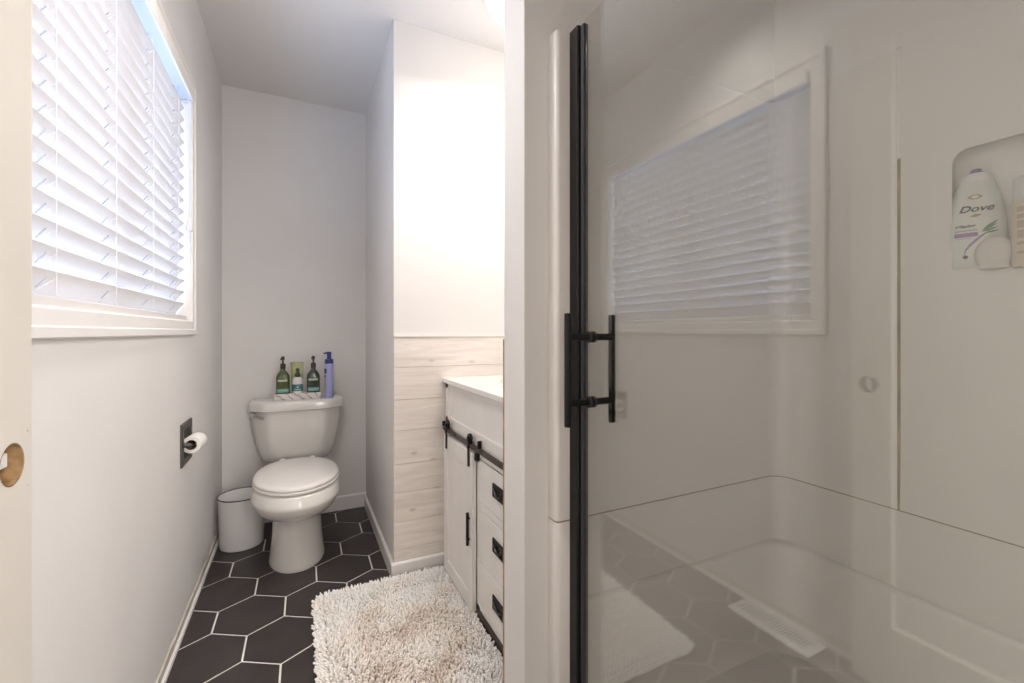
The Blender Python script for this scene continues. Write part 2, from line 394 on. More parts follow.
for z in zs_:
    if slat_me is None:
        bm = bmesh.new(); rings = []
        n = 6
        for side in (0, 1):
            pass
        outline = []
        for i in range(n + 1):
            u = -wdt / 2 + wdt * i / n; crown = 0.0016 * (1 - (2 * u / wdt) ** 2)
            outline.append((u, crown + 0.0014))
        for i in range(n, -1, -1):
            u = -wdt / 2 + wdt * i / n; crown = 0.0016 * (1 - (2 * u / wdt) ** 2)
            outline.append((u, crown - 0.0014))
        pts = [(u * math.cos(tilt) - v * math.sin(tilt), u * math.sin(tilt) + v * math.cos(tilt)) for u, v in outline]
        rings = [[(x, y, zz) for x, zz in pts] for y in (0, by1 - by0 - 0.008)]
        loft(bm, rings)
        c_, s_ = math.cos(tilt), math.sin(tilt)
        for yc_ in cords_y:
            vs = []
            for u in (-0.012, 0.012):
                for dy in (-0.0009, 0.0009):
                    for v in (-0.0015, 0.0015):
                        vs.append(bm.verts.new((u * c_ - v * s_, yc_ - by0 - 0.004 + dy, u * s_ + v * c_)))
            for q in ((0, 1, 3, 2), (4, 6, 7, 5), (0, 4, 5, 1), (2, 3, 7, 6), (0, 2, 6, 4), (1, 5, 7, 3)): bm.faces.new([vs[i] for i in q]).material_index = 1
        so = obj('slat', bm, [M['slat'], mat('route_slot', (0.45, 0.48, 0.55), 0.8)], None, angle=50); slat_me = so.data
    else:
        so = so.copy(); C.objects.link(so)
    so.parent = bl; so.matrix_parent_inverse = Matrix.Identity(4)
    so.location = (bxc - bl.location.x, 0.004, z - bl.location.z)
obj('bottom_rail', B((bxc - 0.026, bxc + 0.024, by0 + 0.004, by1 - 0.004, 1.136, 1.156)), M['slat'], bl, bevel=0.004)
for y in cords_y:
    bm = bmesh.new()
    for x in (bxc + 0.022, bxc - 0.020):
        tube(bm, [(x, y, 1.14), (x, y, 1.995)], 0.0007, 6)
    for zz in zs_:   # rungs of the ladder and the dark route slot
        tube(bm, [(bxc - 0.020, y + 0.004, zz - 0.026), (bxc + 0.022, y + 0.004, zz + 0.010)], 0.0005, 5)
    obj('ladder_cord', bm, M['cord'], bl)
bm = bmesh.new(); tube(bm, [(XL + 0.006, 2.055, 1.985), (XL + 0.006, 2.057, 1.53)], 0.0012, 6); tube(bm, [(XL + 0.006, 2.075, 1.985), (XL + 0.008, 2.080, 1.36)], 0.0012, 6)
tube(bm, [(XL + 0.006, 2.09, 1.985), (XL + 0.006, 2.092, 1.40)], 0.0025, 8)
obj('pull_cord', bm, M['cord'], bl)
bm = bmesh.new(); lathe(bm, [(0.002, 1.475), (0.010, 1.480), (0.012, 1.495), (0.009, 1.512), (0.003, 1.530)], XL + 0.008, 2.057, 14)
obj('cord_tassel', bm, M['slat'], bl)

# ------------------------------------------------------------------ open door on the left, with an empty lock bore
dX0, dX1, dY0, dY1 = -0.351, -0.316, -0.33, 0.792
bc = (0.748, 0.930); br = 0.0250; ztop = 2.085
dr = bpy.data.objects.new('door_1', None); C.objects.link(dr); dr['kind'] = 'structure'; dr.location = (dX0, dY0, 0)
bm = bmesh.new(); n = 48
h = 0.036; q0, q1, r0_, r1_ = bc[0] - h, bc[0] + h, bc[1] - h, bc[1] + h
def door_ring(x, outer):
    pts = []
    for i in range(n):
        a = 2 * PI * (i + 0.5) / n; c, s = math.cos(a), math.sin(a)
        if not outer: pts.append((x, bc[0] + br * c, bc[1] + br * s))
        else:
            m_ = max(abs(c), abs(s)); pts.append((x, bc[0] + h * c / m_, bc[1] + h * s / m_))
    return pts
for x in (dX1, dX0):
    A = [bm.verts.new(p) for p in door_ring(x, True)]; Bq = [bm.verts.new(p) for p in door_ring(x, False)]
    for i in range(n): bm.faces.new((A[i], A[(i + 1) % n], Bq[(i + 1) % n], Bq[i]))
st0 = 0.689; pb, pt = 0.21, 1.98; hs = dY0 + 0.103     # stile edge, panel bottom and top, hinge stile edge
box(bm, dX0, dX1, st0, dY1, 0.012, r0_); box(bm, dX0, dX1, st0, dY1, r1_, ztop)
box(bm, dX0, dX1, st0, q0, r0_, r1_); box(bm, dX0, dX1, q1, dY1, r0_, r1_)
box(bm, dX0, dX1, dY0, hs, 0.012, ztop); box(bm, dX0, dX1, hs, st0, 0.012, pb); box(bm, dX0, dX1, hs, st0, pt, ztop)
def prr(x, d): return [(x, a, b) for a, b in ((hs + d, pb + d), (st0 - d, pb + d), (st0 - d, pt - d), (hs + d, pt - d))]
loft(bm, [prr(dX0, 0), prr(dX0 + 0.010, 0.008), prr(dX1 - 0.010, 0.008), prr(dX1, 0)], True, False)
bm.faces.new([bm.verts.new(p) for p in prr(dX1 - 0.010, 0.008)])
obj('door_slab', bm, M['doorpaint'], dr, smooth=False)
bm = bmesh.new(); loft(bm, [door_ring(dX1 + 0.0002, False), door_ring(dX0, False)], False, False)
lathe_pts = [[(dX1 + 0.0004, bc[0] + r * math.cos(2 * PI * i / 48), bc[1] + r * math.sin(2 * PI * i / 48)) for i in range(48)] for r in (br, br + 0.0012)]
loft(bm, lathe_pts, False, False)
obj('lock_bore', bm, M['borewood'], dr)
obj('latch_body', B((-0.343, -0.323, bc[0] - 0.030, bc[0] + 0.009, bc[1] - 0.004, bc[1] + 0.014)), M['latch'], dr, bevel=0.002)
# ------------------------------------------------------------------ floor register (seen mirrored in the shower glass)
vt = thing('floor_register', (-0.33, 1.05, 0), 'white slotted metal floor register at the foot of the left wall', 'floor vent')
x0, x1, y0, y1 = -0.372, -0.262, 0.895, 1.205
bm = bmesh.new()
loft(bm, [[(x, y, z) for x, y in rrect(x0 + d, x1 - d, y0 + d, y1 - d, 0.004, 2)] for d, z in ((0, 0.0005), (0.001, 0.003), (0.012, 0.008), (0.024, 0.008), (0.024, 0.002))], False, False)
for i in range(23):
    yy = y0 + 0.030 + (y1 - y0 - 0.060) * i / 22
    box(bm, x0 + 0.022, x1 - 0.022, yy - 0.0028, yy + 0.0028, 0.0045, 0.0078)
obj('grille', bm, M['ventm'], vt, smooth=False)
obj('duct_opening', B((x0 + 0.02, x1 - 0.02, y0 + 0.02, y1 - 0.02, 0.0004, 0.002)), M['darkslot'], vt, smooth=False)

# ------------------------------------------------------------------ toilet
TX = -0.010
toi = thing('toilet', (TX, 2.45, 0), 'white two-piece toilet with closed lid at the end of the room', 'toilet')
def egg(z, yf, yb, yc, hw_, p=2.0, pb=2.6, n=56, cx=TX):
    out = []; hw = hw_ * (1.035 if z > 0.25 else 1.0)
    for i in range(n):
        a = 2 * PI * i / n; c, s = math.cos(a), math.sin(a)
        e = pb if s > 0 else p
        x = hw * math.copysign(abs(c) ** (2 / e), c); y = (yb - yc if s > 0 else yc - yf) * math.copysign(abs(s) ** (2 / e), s)
        out.append((cx + x, yc + y, z))
    return out
bm = bmesh.new()
loft(bm, [egg(0.000, 2.222, 2.74, 2.40, 0.122), egg(0.006, 2.220, 2.742, 2.40, 0.124), egg(0.020, 2.223, 2.74, 2.40, 0.122), egg(0.06, 2.228, 2.735, 2.40, 0.116),
          egg(0.12, 2.230, 2.73, 2.40, 0.110), egg(0.18, 2.228, 2.72, 2.40, 0.107), egg(0.225, 2.222, 2.71, 2.40, 0.106), egg(0.242, 2.200, 2.71, 2.395, 0.113),
          egg(0.254, 2.160, 2.71, 2.37, 0.130), egg(0.272, 2.118, 2.71, 2.345, 0.148), egg(0.296, 2.080, 2.71, 2.33, 0.164), egg(0.322, 2.055, 2.71, 2.31, 0.175),
          egg(0.341, 2.043, 2.71, 2.30, 0.181), egg(0.349, 2.040, 2.71, 2.30, 0.183), egg(0.357, 2.042, 2.71, 2.30, 0.182), egg(0.388, 2.052, 2.70, 2.30, 0.176), egg(0.398, 2.060, 2.70, 2.30, 0.171), egg(0.402, 2.075, 2.69, 2.30, 0.163)])
bmod = obj('bowl', bm, M['porcelain'], toi, angle=60)
bm = bmesh.new()
for s in (-1, 1):
    tube(bm, [(TX + s * 0.060, 2.62, 0.26), (TX + s * 0.070, 2.55, 0.275), (TX + s * 0.074, 2.47, 0.25), (TX + s * 0.064, 2.42, 0.20), (TX + s * 0.062, 2.44, 0.13), (TX + s * 0.062, 2.52, 0.06), (TX + s * 0.062, 2.60, 0.03)], 0.045, 16)
obj('trapway', bm, M['porcelain'], toi)
bm = bmesh.new(); loft(bm, [egg(0.4025, 2.062, 2.56, 2.30, 0.172, 2.0, 2.3), egg(0.406, 2.056, 2.565, 2.30, 0.176, 2.0, 2.3), egg(0.414, 2.055, 2.565, 2.30, 0.177, 2.0, 2.3), egg(0.4175, 2.058, 2.562, 2.30, 0.175, 2.0, 2.3)])
obj('seat', bm, M['seat'], toi, angle=60)
bm = bmesh.new(); loft(bm, [egg(0.4190, 2.062, 2.555, 2.30, 0.172, 2.0, 2.3), egg(0.4220, 2.056, 2.56, 2.30, 0.175, 2.0, 2.3), egg(0.430, 2.056, 2.56, 2.30, 0.175, 2.0, 2.3), egg(0.4355, 2.064, 2.555, 2.30, 0.169, 2.0, 2.3),
                            egg(0.439, 2.085, 2.54, 2.30, 0.152, 2.0, 2.3), egg(0.4410, 2.13, 2.50, 2.30, 0.115, 2.0, 2.3)])
obj('lid', bm, M['seat'], toi, angle=60)
for s in (-1, 1):
    bm = bmesh.new(); lathe(bm, [(0.016, 0.402), (0.016, 0.424), (0.012, 0.429)], TX + s * 0.07, 2.585, 16)
    obj('hinge', bm, M['seat'], toi)
# tank with chamfered front corners
tb, tf = 2.872, 2.682
def tank_ring(z, w_, fw, f, bk=tb, ch=0.075):
    """rounded octagonal plan"""
    w_ *= 1.03; fw *= 1.03
    raw = [(TX - w_, bk), (TX - w_, f + ch), (TX - fw, f), (TX + fw, f), (TX + w_, f + ch), (TX + w_, bk)]
    out = []; n_ = len(raw)
    for i, p in enumerate(raw):
        a, c = Vector(raw[i - 1]), Vector(raw[(i + 1) % n_]); p = Vector(p)
        r = 0.012 if i in (0, 5) else 0.022
        p0 = p + (a - p).normalized() * r; p1 = p + (c - p).normalized() * r
        for t_ in (0, 0.25, 0.5, 0.75, 1):
            q = p0 * (1 - t_) ** 2 + p * 2 * t_ * (1 - t_) + p1 * t_ ** 2; out.append((q.x, q.y, z))
    return out
bm = bmesh.new()
loft(bm, [tank_ring(0.372, 0.145, 0.100, 2.745, ch=0.04), tank_ring(0.375, 0.158, 0.108, 2.728, ch=0.05), tank_ring(0.386, 0.170, 0.112, 2.716, ch=0.055), tank_ring(0.416, 0.180, 0.116, 2.708, ch=0.06), tank_ring(0.446, 0.190, 0.121, 2.702, ch=0.065), tank_ring(0.50, 0.201, 0.128, 2.696, ch=0.07),
          tank_ring(0.58, 0.214, 0.137, 2.690), tank_ring(0.665, 0.222, 0.143, 2.686)])
obj('tank', bm, M['porcelain'], toi, angle=50)
bm = bmesh.new()
loft(bm, [tank_ring(0.660, 0.226, 0.150, 2.680, 2.877), tank_ring(0.664, 0.232, 0.155, 2.673, 2.880), tank_ring(0.698, 0.233, 0.156, 2.671, 2.880), tank_ring(0.709, 0.230, 0.153, 2.675, 2.878), tank_ring(0.716, 0.222, 0.148, 2.684, 2.872), tank_ring(0.718, 0.200, 0.135, 2.70, 2.86)])
obj('tank_lid', bm, M['porcelain'], toi, angle=50)
bm = bmesh.new(); LX = -0.222
tube(bm, [(LX, 2.76, 0.645), (LX, 2.700, 0.645)], 0.013, 16); tube(bm, [(LX, 2.703, 0.645), (LX + 0.012, 2.694, 0.644), (LX + 0.048, 2.674, 0.630)], 0.005, 10, radii=[0.006, 0.006, 0.0075])
obj('flush_lever', bm, M['chrome'], toi, label='chrome flush lever')

# ------------------------------------------------------------------ waste bin
bx, byy = -0.268, 2.650
wb = thing('waste_bin', (bx, byy, 0), 'round white enamel waste bin with black rim left of the toilet', 'bin')
bm = bmesh.new()
lathe(bm, [(0.092, 0.0), (0.096, 0.002), (0.098, 0.008), (0.1065, 0.252), (0.1075, 0.254), (0.1055, 0.254), (0.104, 0.250), (0.0955, 0.010), (0.09, 0.006)], bx, byy, 64)
obj('bin_body', bm, M['enamel'], wb, angle=60)
bm = bmesh.new(); tube(bm, [(bx + 0.1075 * math.cos(2 * PI * i / 64), byy + 0.1075 * math.sin(2 * PI * i / 64), 0.2555) for i in range(65)], 0.0026, 8, cap=False)
obj('rim', bm, M['blackrim'], wb, label='black rolled rim')

# ------------------------------------------------------------------ toilet paper holder and roll
y0, y1, z0, z1 = 1.946, 2.106, 0.600, 0.755
hp = thing('paper_holder', (XL, y0, z0), 'dark metal recessed toilet paper holder set in the left wall', 'paper holder')
bm = bmesh.new(); rings = []
for d, x in ((0, XL), (0, XL + 0.006), (0.003, XL + 0.008), (0.022, XL + 0.008), (0.024, XL + 0.006), (0.026, XL + 0.001)):
    rings.append([(x, a, b) for a, b in ((y0 + d, z0 + d), (y1 - d, z0 + d), (y1 - d, z1 - d), (y0 + d, z1 - d))])
loft(bm, rings, False, False); obj('face_plate', bm, M['bronze'], hp, smooth=False)
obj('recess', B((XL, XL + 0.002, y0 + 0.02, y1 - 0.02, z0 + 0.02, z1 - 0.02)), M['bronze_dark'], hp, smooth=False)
ry0, ry1, rz = 1.972, 2.048, 0.676; rxa, rxb = XL + 0.028, XL + 0.036
for yy, xx in ((ry0 - 0.006, rxa), (ry1 + 0.006, rxb)):
    bm = bmesh.new(); tube(bm, [(XL + 0.003, yy, rz + 0.004), (xx - 0.004, yy, rz), (xx + 0.003, yy, rz)], 0.009, 12)
    obj('holder_arm', bm, M['bronze'], hp)
bm = bmesh.new(); tube(bm, [(rxa, ry0 - 0.004, rz), (rxb, ry1 + 0.004, rz)], 0.007, 12)
obj('roller', bm, M['chrome'], hp)
tr = thing('toilet_paper_roll', (rxa, ry0, rz), 'white toilet paper roll, partly used, on the wall holder', 'toilet paper')
def rollmesh(prof, m, name):
    bm = bmesh.new(); a = Vector((rxa, ry0, rz)); b = Vector((rxb, ry1, rz)); d = (b - a).normalized(); u = Vector((0, 0, 1)); v = d.cross(u)
    loft(bm, [[a + (b - a) * t_ + u * (r * math.cos(2 * PI * i / 40)) + v * (r * math.sin(2 * PI * i / 40)) for i in range(40)] for r, t_ in prof], False, False)
    return obj(name, bm, m, tr, angle=40)
rollmesh([(0.0185, 0.0), (0.0305, 0.0), (0.0315, 0.02), (0.0315, 0.98), (0.0305, 1.0), (0.0185, 1.0)], M['paper'], 'paper')
rollmesh([(0.0185, 0.001), (0.0185, 0.999), (0.0175, 0.999), (0.0175, 0.001), (0.0185, 0.001)], M['card'], 'core')

# ------------------------------------------------------------------ vanity
VX, VY0, VY1 = 0.611, 1.125, 1.972
va = thing('vanity_cabinet', (VX, VY0, 0), 'white vanity cabinet with a sliding barn door and drawers', 'vanity')
obj('cabinet_body', B((VX + 0.012, 1.16, VY0, VY1, 0.045, 0.859), (VX + 0.045, 1.16, VY0 + 0.01, VY1 - 0.01, 0.0, 0.045)), M['vanity'], va, smooth=False)
# face frame
fr = [(VX, VX + 0.014, VY1 - 0.035, VY1, 0.045, 0.860), (VX, VX + 0.014, VY0, VY0 + 0.035, 0.045, 0.860), (VX, VX + 0.014, VY0, VY1, 0.835, 0.860), (VX, VX + 0.014, VY0, VY1, 0.615, 0.705),
      (VX, VX + 0.014, 1.545, 1.575, 0.045, 0.64), (VX, VX + 0.014, VY0, VY1, 0.045, 0.058), (VX - 0.001, VX + 0.011, 1.163, 1.545, 0.427, 0.455), (VX - 0.001, VX + 0.011, 1.163, 1.545, 0.233, 0.261)]
obj('face_frame', B(*fr), M['vanity'], va, smooth=False, bevel=0.0015)
obj('apron_panel', B((VX + 0.007, VX + 0.013, VY0 + 0.035, VY1 - 0.035, 0.705, 0.835)), M['vanity'], va, smooth=False)
obj('toe_strip', B((VX - 0.004, VX + 0.012, VY0, 1.572, 0.0, 0.044), (VX + 0.02, VX + 0.03, 1.572, VY1, 0.0, 0.044)), M['rail'], va, smooth=False)  # dark brown strip along the cabinet foot
dz = [(0.612, 0.4575), (0.4245, 0.2635), (0.2305, 0.060)]; dy0, dy1 = 1.165, 1.543
def pull(parent, yc, zc):
    p = bmesh.new(); ya, yb_, za, zb = yc - 0.047, yc + 0.047, zc - 0.024, zc + 0.024
    x = VX - 0.003
    rings = [[(xx, a, b) for a, b in ((ya + d, za + d), (yb_ - d, za + d), (yb_ - d, zb - d), (ya + d, zb - d))] for d, xx in ((0, x + 0.003), (0, x - 0.003), (0.002, x - 0.005), (0.008, x - 0.005), (0.010, x - 0.002), (0.012, x - 0.0008))]
    loft(p, rings, False, True)
    o = obj('pull', p, M['black'], parent, smooth=False, label='recessed square black metal pull')
    r = bmesh.new(); pts = [(x - 0.006, yc + 0.030 * math.cos(a), zc + 0.010 - 0.022 * math.sin(a)) for a in [PI * i / 14 for i in range(15)]]
    tube(r, pts, 0.0028, 8); obj('pull_ring', r, M['bronze'], o)
for (zt, zb) in dz:
    bm = bmesh.new()
    box(bm, VX - 0.002, VX + 0.010, dy0, dy1, zb, zt)
    d_ = obj('drawer', bm, M['vanity'], va, bevel=0.002)
    pull(d_, 1.363, (zt + zb) / 2 + 0.008)
obj('drawer_gap', B((VX + 0.002, VX + 0.0115, dy0 - 0.004, dy1 + 0.004, 0.054, 0.612)), mat('gap_shadow_wood', (0.16, 0.13, 0.11), 0.8), va, smooth=False)
# barn door
bd0, bd1, bz0, bz1 = 1.570, 1.930, 0.026, 0.628; X0 = VX - 0.022
bm = B((X0 + 0.006, X0 + 0.018, bd0 + 0.01, bd1 - 0.01, bz0 + 0.01, bz1 - 0.01), (X0, X0 + 0.018, bd0, bd0 + 0.052, bz0, bz1), (X0, X0 + 0.018, bd1 - 0.052, bd1, bz0, bz1),
       (X0, X0 + 0.018, bd0 + 0.052, bd1 - 0.052, bz0, bz0 + 0.055), (X0, X0 + 0.018, bd0 + 0.052, bd1 - 0.052, bz1 - 0.055, bz1))
door = obj('barn_door', bm, M['vanity'], va, smooth=False, bevel=0.0012, seg=1)
bm = bmesh.new(); hx = X0 - 0.009; hy = bd0 + 0.026
tube(bm, [(X0, hy, 0.375), (hx, hy, 0.375)], 0.004, 8); tube(bm, [(X0, hy, 0.295), (hx, hy, 0.295)], 0.004, 8); tube(bm, [(hx, hy, 0.273), (hx, hy, 0.397)], 0.0060, 10)
obj('door_handle', bm, M['black'], door, label='slim black bar handle')
obj('rail', B((VX - 0.014, VX - 0.008, VY0 + 0.01, VY1 - 0.012, 0.640, 0.662)), M['rail'], va, bevel=0.001)
for y in (1.955, 1.80, 1.50, 1.30):
    bm = bmesh.new(); tube(bm, [(VX - 0.018, y, 0.651), (VX + 0.002, y, 0.651)], 0.0065, 8)
    obj('rail_bolt', bm, M['rail'], va)
for y in (1.885, 1.600):
    bm = bmesh.new(); xx = X0 - 0.003
    box(bm, xx - 0.003, xx + 0.002, y - 0.008, y + 0.008, 0.575, 0.680)
    st = obj('hanger_strap', bm, M['black'], door, bevel=0.001)
    bm = bmesh.new()
    tube(bm, [(xx + 0.001, y, 0.680), (xx + 0.011, y, 0.680)], 0.020, 24); tube(bm, [(xx - 0.006, y, 0.680), (xx + 0.0, y, 0.680)], 0.008, 12); tube(bm, [(xx - 0.006, y, 0.648), (xx + 0.0, y, 0.648)], 0.005, 8)
    obj('roller_wheel', bm, M['black'], st)
# end stops on the rail, one of them shaped like the letter B in side view
for y, zt in ((1.508, 0.690), (1.950, 0.684)):
    obj('rail_stop', B((VX - 0.022, VX - 0.006, y, y + 0.010, 0.662, zt)), M['black'], va, bevel=0.002)
def text(name, body, size, m, parent, loc, rot, extrude=0.0004, shear=0.0, sx=1.0, sp=1.0, bold=0.0):
    cu = bpy.data.curves.new(name, 'FONT'); cu.body = body; cu.size = size; cu.extrude = extrude; cu.shear = shear
    cu.align_x = 'CENTER'; cu.align_y = 'CENTER'; cu.space_character = sp; cu.offset = bold; cu.materials.append(m)
    tmp = bpy.data.objects.new(name + '_curve', cu); C.objects.link(tmp); bpy.context.view_layer.update()
    me = bpy.data.meshes.new_from_object(tmp, depsgraph=bpy.context.evaluated_depsgraph_get()); bpy.data.objects.remove(tmp)
    o = bpy.data.objects.new(name, me); C.objects.link(o); me.name = name
    o.location = loc; o.rotation_euler = rot; o.scale = (sx, 1, 1)
    if parent is not None:
        o.parent = parent; o.matrix_parent_inverse = Matrix.Translation(-Vector(parent_loc(parent)))
    return o
text('letter_mark', 'B', 0.042, M['black'], va, (VX - 0.0065, 1.557, 0.617), (PI / 2, 0, -PI / 2), 0.0065, sx=1.5)
# countertop with an oval basin
SKX, SKY, SA, SB = 0.905, 1.545, 0.165, 0.215
ct = thing('countertop', (SKX, SKY, 0.860), 'white stone countertop with integrated basin on the vanity', 'countertop')
bm = bmesh.new(); n = 64; cx0, cx1, cy0, cy1 = 0.597, 1.162, PY1 + 0.010, YP - 0.009
def orect(z, d=0):
    pts = []
    hx_, hy_ = (cx1 - cx0) / 2 - d, (cy1 - cy0) / 2 - d; mx_, my_ = (cx0 + cx1) / 2, (cy0 + cy1) / 2
    for i in range(n):
        a = 2 * PI * i / n; c, s = math.cos(a), math.sin(a); k_ = 1 / max(abs(c), abs(s)); pts.append((mx_ + hx_ * c * k_, my_ + hy_ * s * k_, z))
    return pts
def oval(z, k): return [(SKX + SA * k * math.cos(2 * PI * i / n), SKY + SB * k * math.sin(2 * PI * i / n), z) for i in range(n)]
loft(bm, [oval(0.860, 1.0), orect(0.860), orect(0.878), orect(0.880, 0.002), oval(0.880, 1.02), oval(0.876, 1.0), oval(0.860, 1.0)], False, False)
obj('slab', bm, M['quartz'], ct, angle=30)
bm = bmesh.new(); loft(bm, [oval(0.8805, 1.13), oval(0.8855, 1.11), oval(0.886, 1.05), oval(0.880, 1.0), oval(0.85, 0.95), oval(0.80, 0.82), oval(0.77, 0.55), oval(0.765, 0.2)], False, True)
obj('basin', bm, M['basin'], ct, angle=60)

# ------------------------------------------------------------------ ceiling light above the vanity
LXc, LYc, LR = 0.865, 1.56, 0.215
cl = thing('ceiling_light', (LXc, LYc, ZC), 'glowing round white dome ceiling light above the vanity', 'ceiling light')
bm = bmesh.new(); lathe(bm, [(LR * math.cos(PI / 2 * i / 12) if i < 12 else 0.002, ZC - 0.016 - 0.12 * math.sin(PI / 2 * i / 12)) for i in range(13)], LXc, LYc, 48, cap0=True)
obj('dome', bm, M['lampglow'], cl)
dl = lamp('dome_bulb', 'AREA', (LXc, LYc, ZC - 0.142), 2.9, (1.0, 0.955, 0.92), 0.30); dl.data.shape = 'DISK'; dl.data.spread = math.radians(165)
bm = bmesh.new(); lathe(bm, [(LR - 0.004, ZC - 0.016), (LR + 0.008, ZC - 0.014), (LR + 0.008, ZC - 0.001), (LR - 0.02, ZC)], LXc, LYc, 48)
obj('base_ring', bm, M['trim'], cl)

# ------------------------------------------------------------------ shower
SF, SR = 0.95, 1.455       # faces of the surround
SXL = 0.5825
def plan(xl, yf, xr, yend, rc=0.055, re=0.012, out=0.04):
    p = [(xl, PY0)] + arc(xl + re, yf + re, re, 180, 270, 5) + arc(xr - rc, yf - rc, rc, 90, 0, 8) + [(xr, yend), (xr + 0.040, yend), (xr + 0.040, PY0)]
    return p
sp = thing('shower_surround', (SXL, SF, 0), 'off-white moulded shower wall surround behind the glass', 'shower surround')
bm = bmesh.new(); P1 = plan(SXL, SF, SR, 0.6185)
def shr(z, d): return [(x, y, z) for x, y in P1]
loft(bm, [[(x, y, z) for x, y in P1] for z in (0.6125, 1.850)] + [[(x + (0.004 if x < 1.0 else -0.0) , y + (0.006 if y < PY0 - 0.001 and x < 1.42 else 0), 1.862) for x, y in P1]])
obj('corner_panel', bm, M['shower'], sp, angle=50)
# right panel with niche
nY0, nY1, nZ0, nZ1 = 0.060, 0.517, 1.236, 1.547; pY0, pY1, pZ0, pZ1 = -0.60, 0.6125, 0.6125, 1.862
bm = bmesh.new()
ir = arc(nY1 - 0.032, nZ1 - 0.032, 0.032, 0, 90, 8) + arc(nY0 + 0.032, nZ1 - 0.032, 0.032, 90, 180, 8) + arc(nY0 + 0.006, nZ0 + 0.006, 0.006, 180, 270, 8) + arc(nY1 - 0.006, nZ0 + 0.006, 0.006, 270, 360, 8)
def ring_in(d, x):
    cy_, cz_ = (nY0 + nY1) / 2, (nZ0 + nZ1) / 2
    return [(x, a - math.copysign(d, a - cy_), b - math.copysign(d, b - cz_)) for a, b in ir]
def ring_out(x, d=0):
    cy_, cz_ = (nY0 + nY1) / 2, (nZ0 + nZ1) / 2; pts = []
    m_ = len(ir) // 4
    for i, (a, b) in enumerate(ir):
        k_ = i % m_ ; t_ = k_ / (m_ - 1); qd = i // m_
        # send each corner arc to the matching outer corner region
        if qd == 0: p = (pY1 - d, cz_ + (pZ1 - cz_) * min(1, 2 * t_)) if t_ <= 0.5 else (pY1 - d - (pY1 - cy_) * (2 * t_ - 1) * 0.9, pZ1)
        elif qd == 1: p = (cy_ - (cy_ - pY0) * (0.1 + 0.9 * min(1, 2 * t_)), pZ1) if t_ <= 0.5 else (pY0 + d, pZ1 - (pZ1 - cz_) * (2 * t_ - 1) * 0.9)
        elif qd == 2: p = (pY0 + d, cz_ - (cz_ - pZ0) * (0.1 + 0.9 * min(1, 2 * t_))) if t_ <= 0.5 else (pY0 + d + (cy_ - pY0) * (2 * t_ - 1) * 0.9, pZ0)
        else: p = (cy_ + (pY1 - cy_) * (0.1 + 0.9 * min(1, 2 * t_)), pZ0) if t_ <= 0.5 else (pY1 - d, pZ0 + (cz_ - pZ0) * (2 * t_ - 1) * 0.9)
        pts.append((x, p[0], p[1]))
    return pts
loft(bm, [ring_out(SR + 0.03), ring_out(SR + 0.002), ring_out(SR, 0.002), ring_in(-0.010, SR), ring_in(-0.006, SR + 0.001), ring_in(-0.002, SR + 0.004), ring_in(0.0, SR + 0.010), ring_in(0.002, SR + 0.080), ring_in(0.010, SR + 0.090)], False, True)
obj('niche_panel', bm, M['shower'], sp, angle=40)
obj('joint_caulk', B((SR + 0.0008, SR + 0.035, 0.6115, 0.6195, 0.615, 1.56)), M['caulk_dark'], sp, smooth=False)
obj('joint_caulk', B((SR + 0.0008, SR + 0.035, 0.6115, 0.6195, 1.5605, 1.855)), M['trim'], sp, smooth=False, label='white caulked upper joint')
bm = bmesh.new(); P2 = plan(SXL + 0.002, SF + 0.0012, SR + 0.0012, -0.60, 0.054, 0.011)
loft(bm, [[(x, y, z) for x, y in P2] for z in (0.6085, 0.6125)])
obj('ledge_caulk', bm, M['caulk_dark'], sp, smooth=False)

sb = thing('shower_pan', (SXL, SF, 0), 'off-white deep shower base with raised wall below the surround seam', 'shower base')
bm = bmesh.new(); P3 = plan(SXL, SF, SR, -0.60)
loft(bm, [[(x, y, z) for x, y in P3] for z in (0.0, 0.606)] + [[(x + (0.003 if x < 0.7 else 0), y + (0.003 if y < PY0 - 0.001 else 0), 0.6090) for x, y in P3]])
def ledge(z, d, y1, rc=0.10):
    p = [(SXL + 0.06, SF + 0.001), (SXL + 0.06, SF - d)] + arc(SR - d - rc, SF - d - rc, rc, 90, 0, 8) + [(SR - d, -0.60), (SR + 0.001, -0.60), (SR + 0.001, SF + 0.001)]
    return p
bm2 = ledge(0, 0.016, 0)
loft(bm, [[(x, y, 0.120 - 0.080 * math.cos(t_)) for x, y in ledge(0, 0.018 + 0.085 * (1 - math.sin(t_)), 0)] for t_ in [PI / 2 * q_ / 6 for q_ in range(7)]] + [[(x, y, z) for x, y in ledge(0, 0.018, 0)] for z in (0.20, 0.386)] + [[(x, y, 0.396) for x, y in ledge(0, 0.014, 0)], [(x, y, 0.401) for x, y in ledge(0, 0.004, 0)]])
obj('base_wall', bm, M['shower'], sb, angle=50)
obj('pan', B((SXL + 0.02, SR + 0.02, -0.60, SF + 0.02, 0.02, 0.07), (SXL, 0.672, -0.60, SF + 0.0, 0.0, 0.11)), M['shower'], sb, bevel=0.01, seg=3)

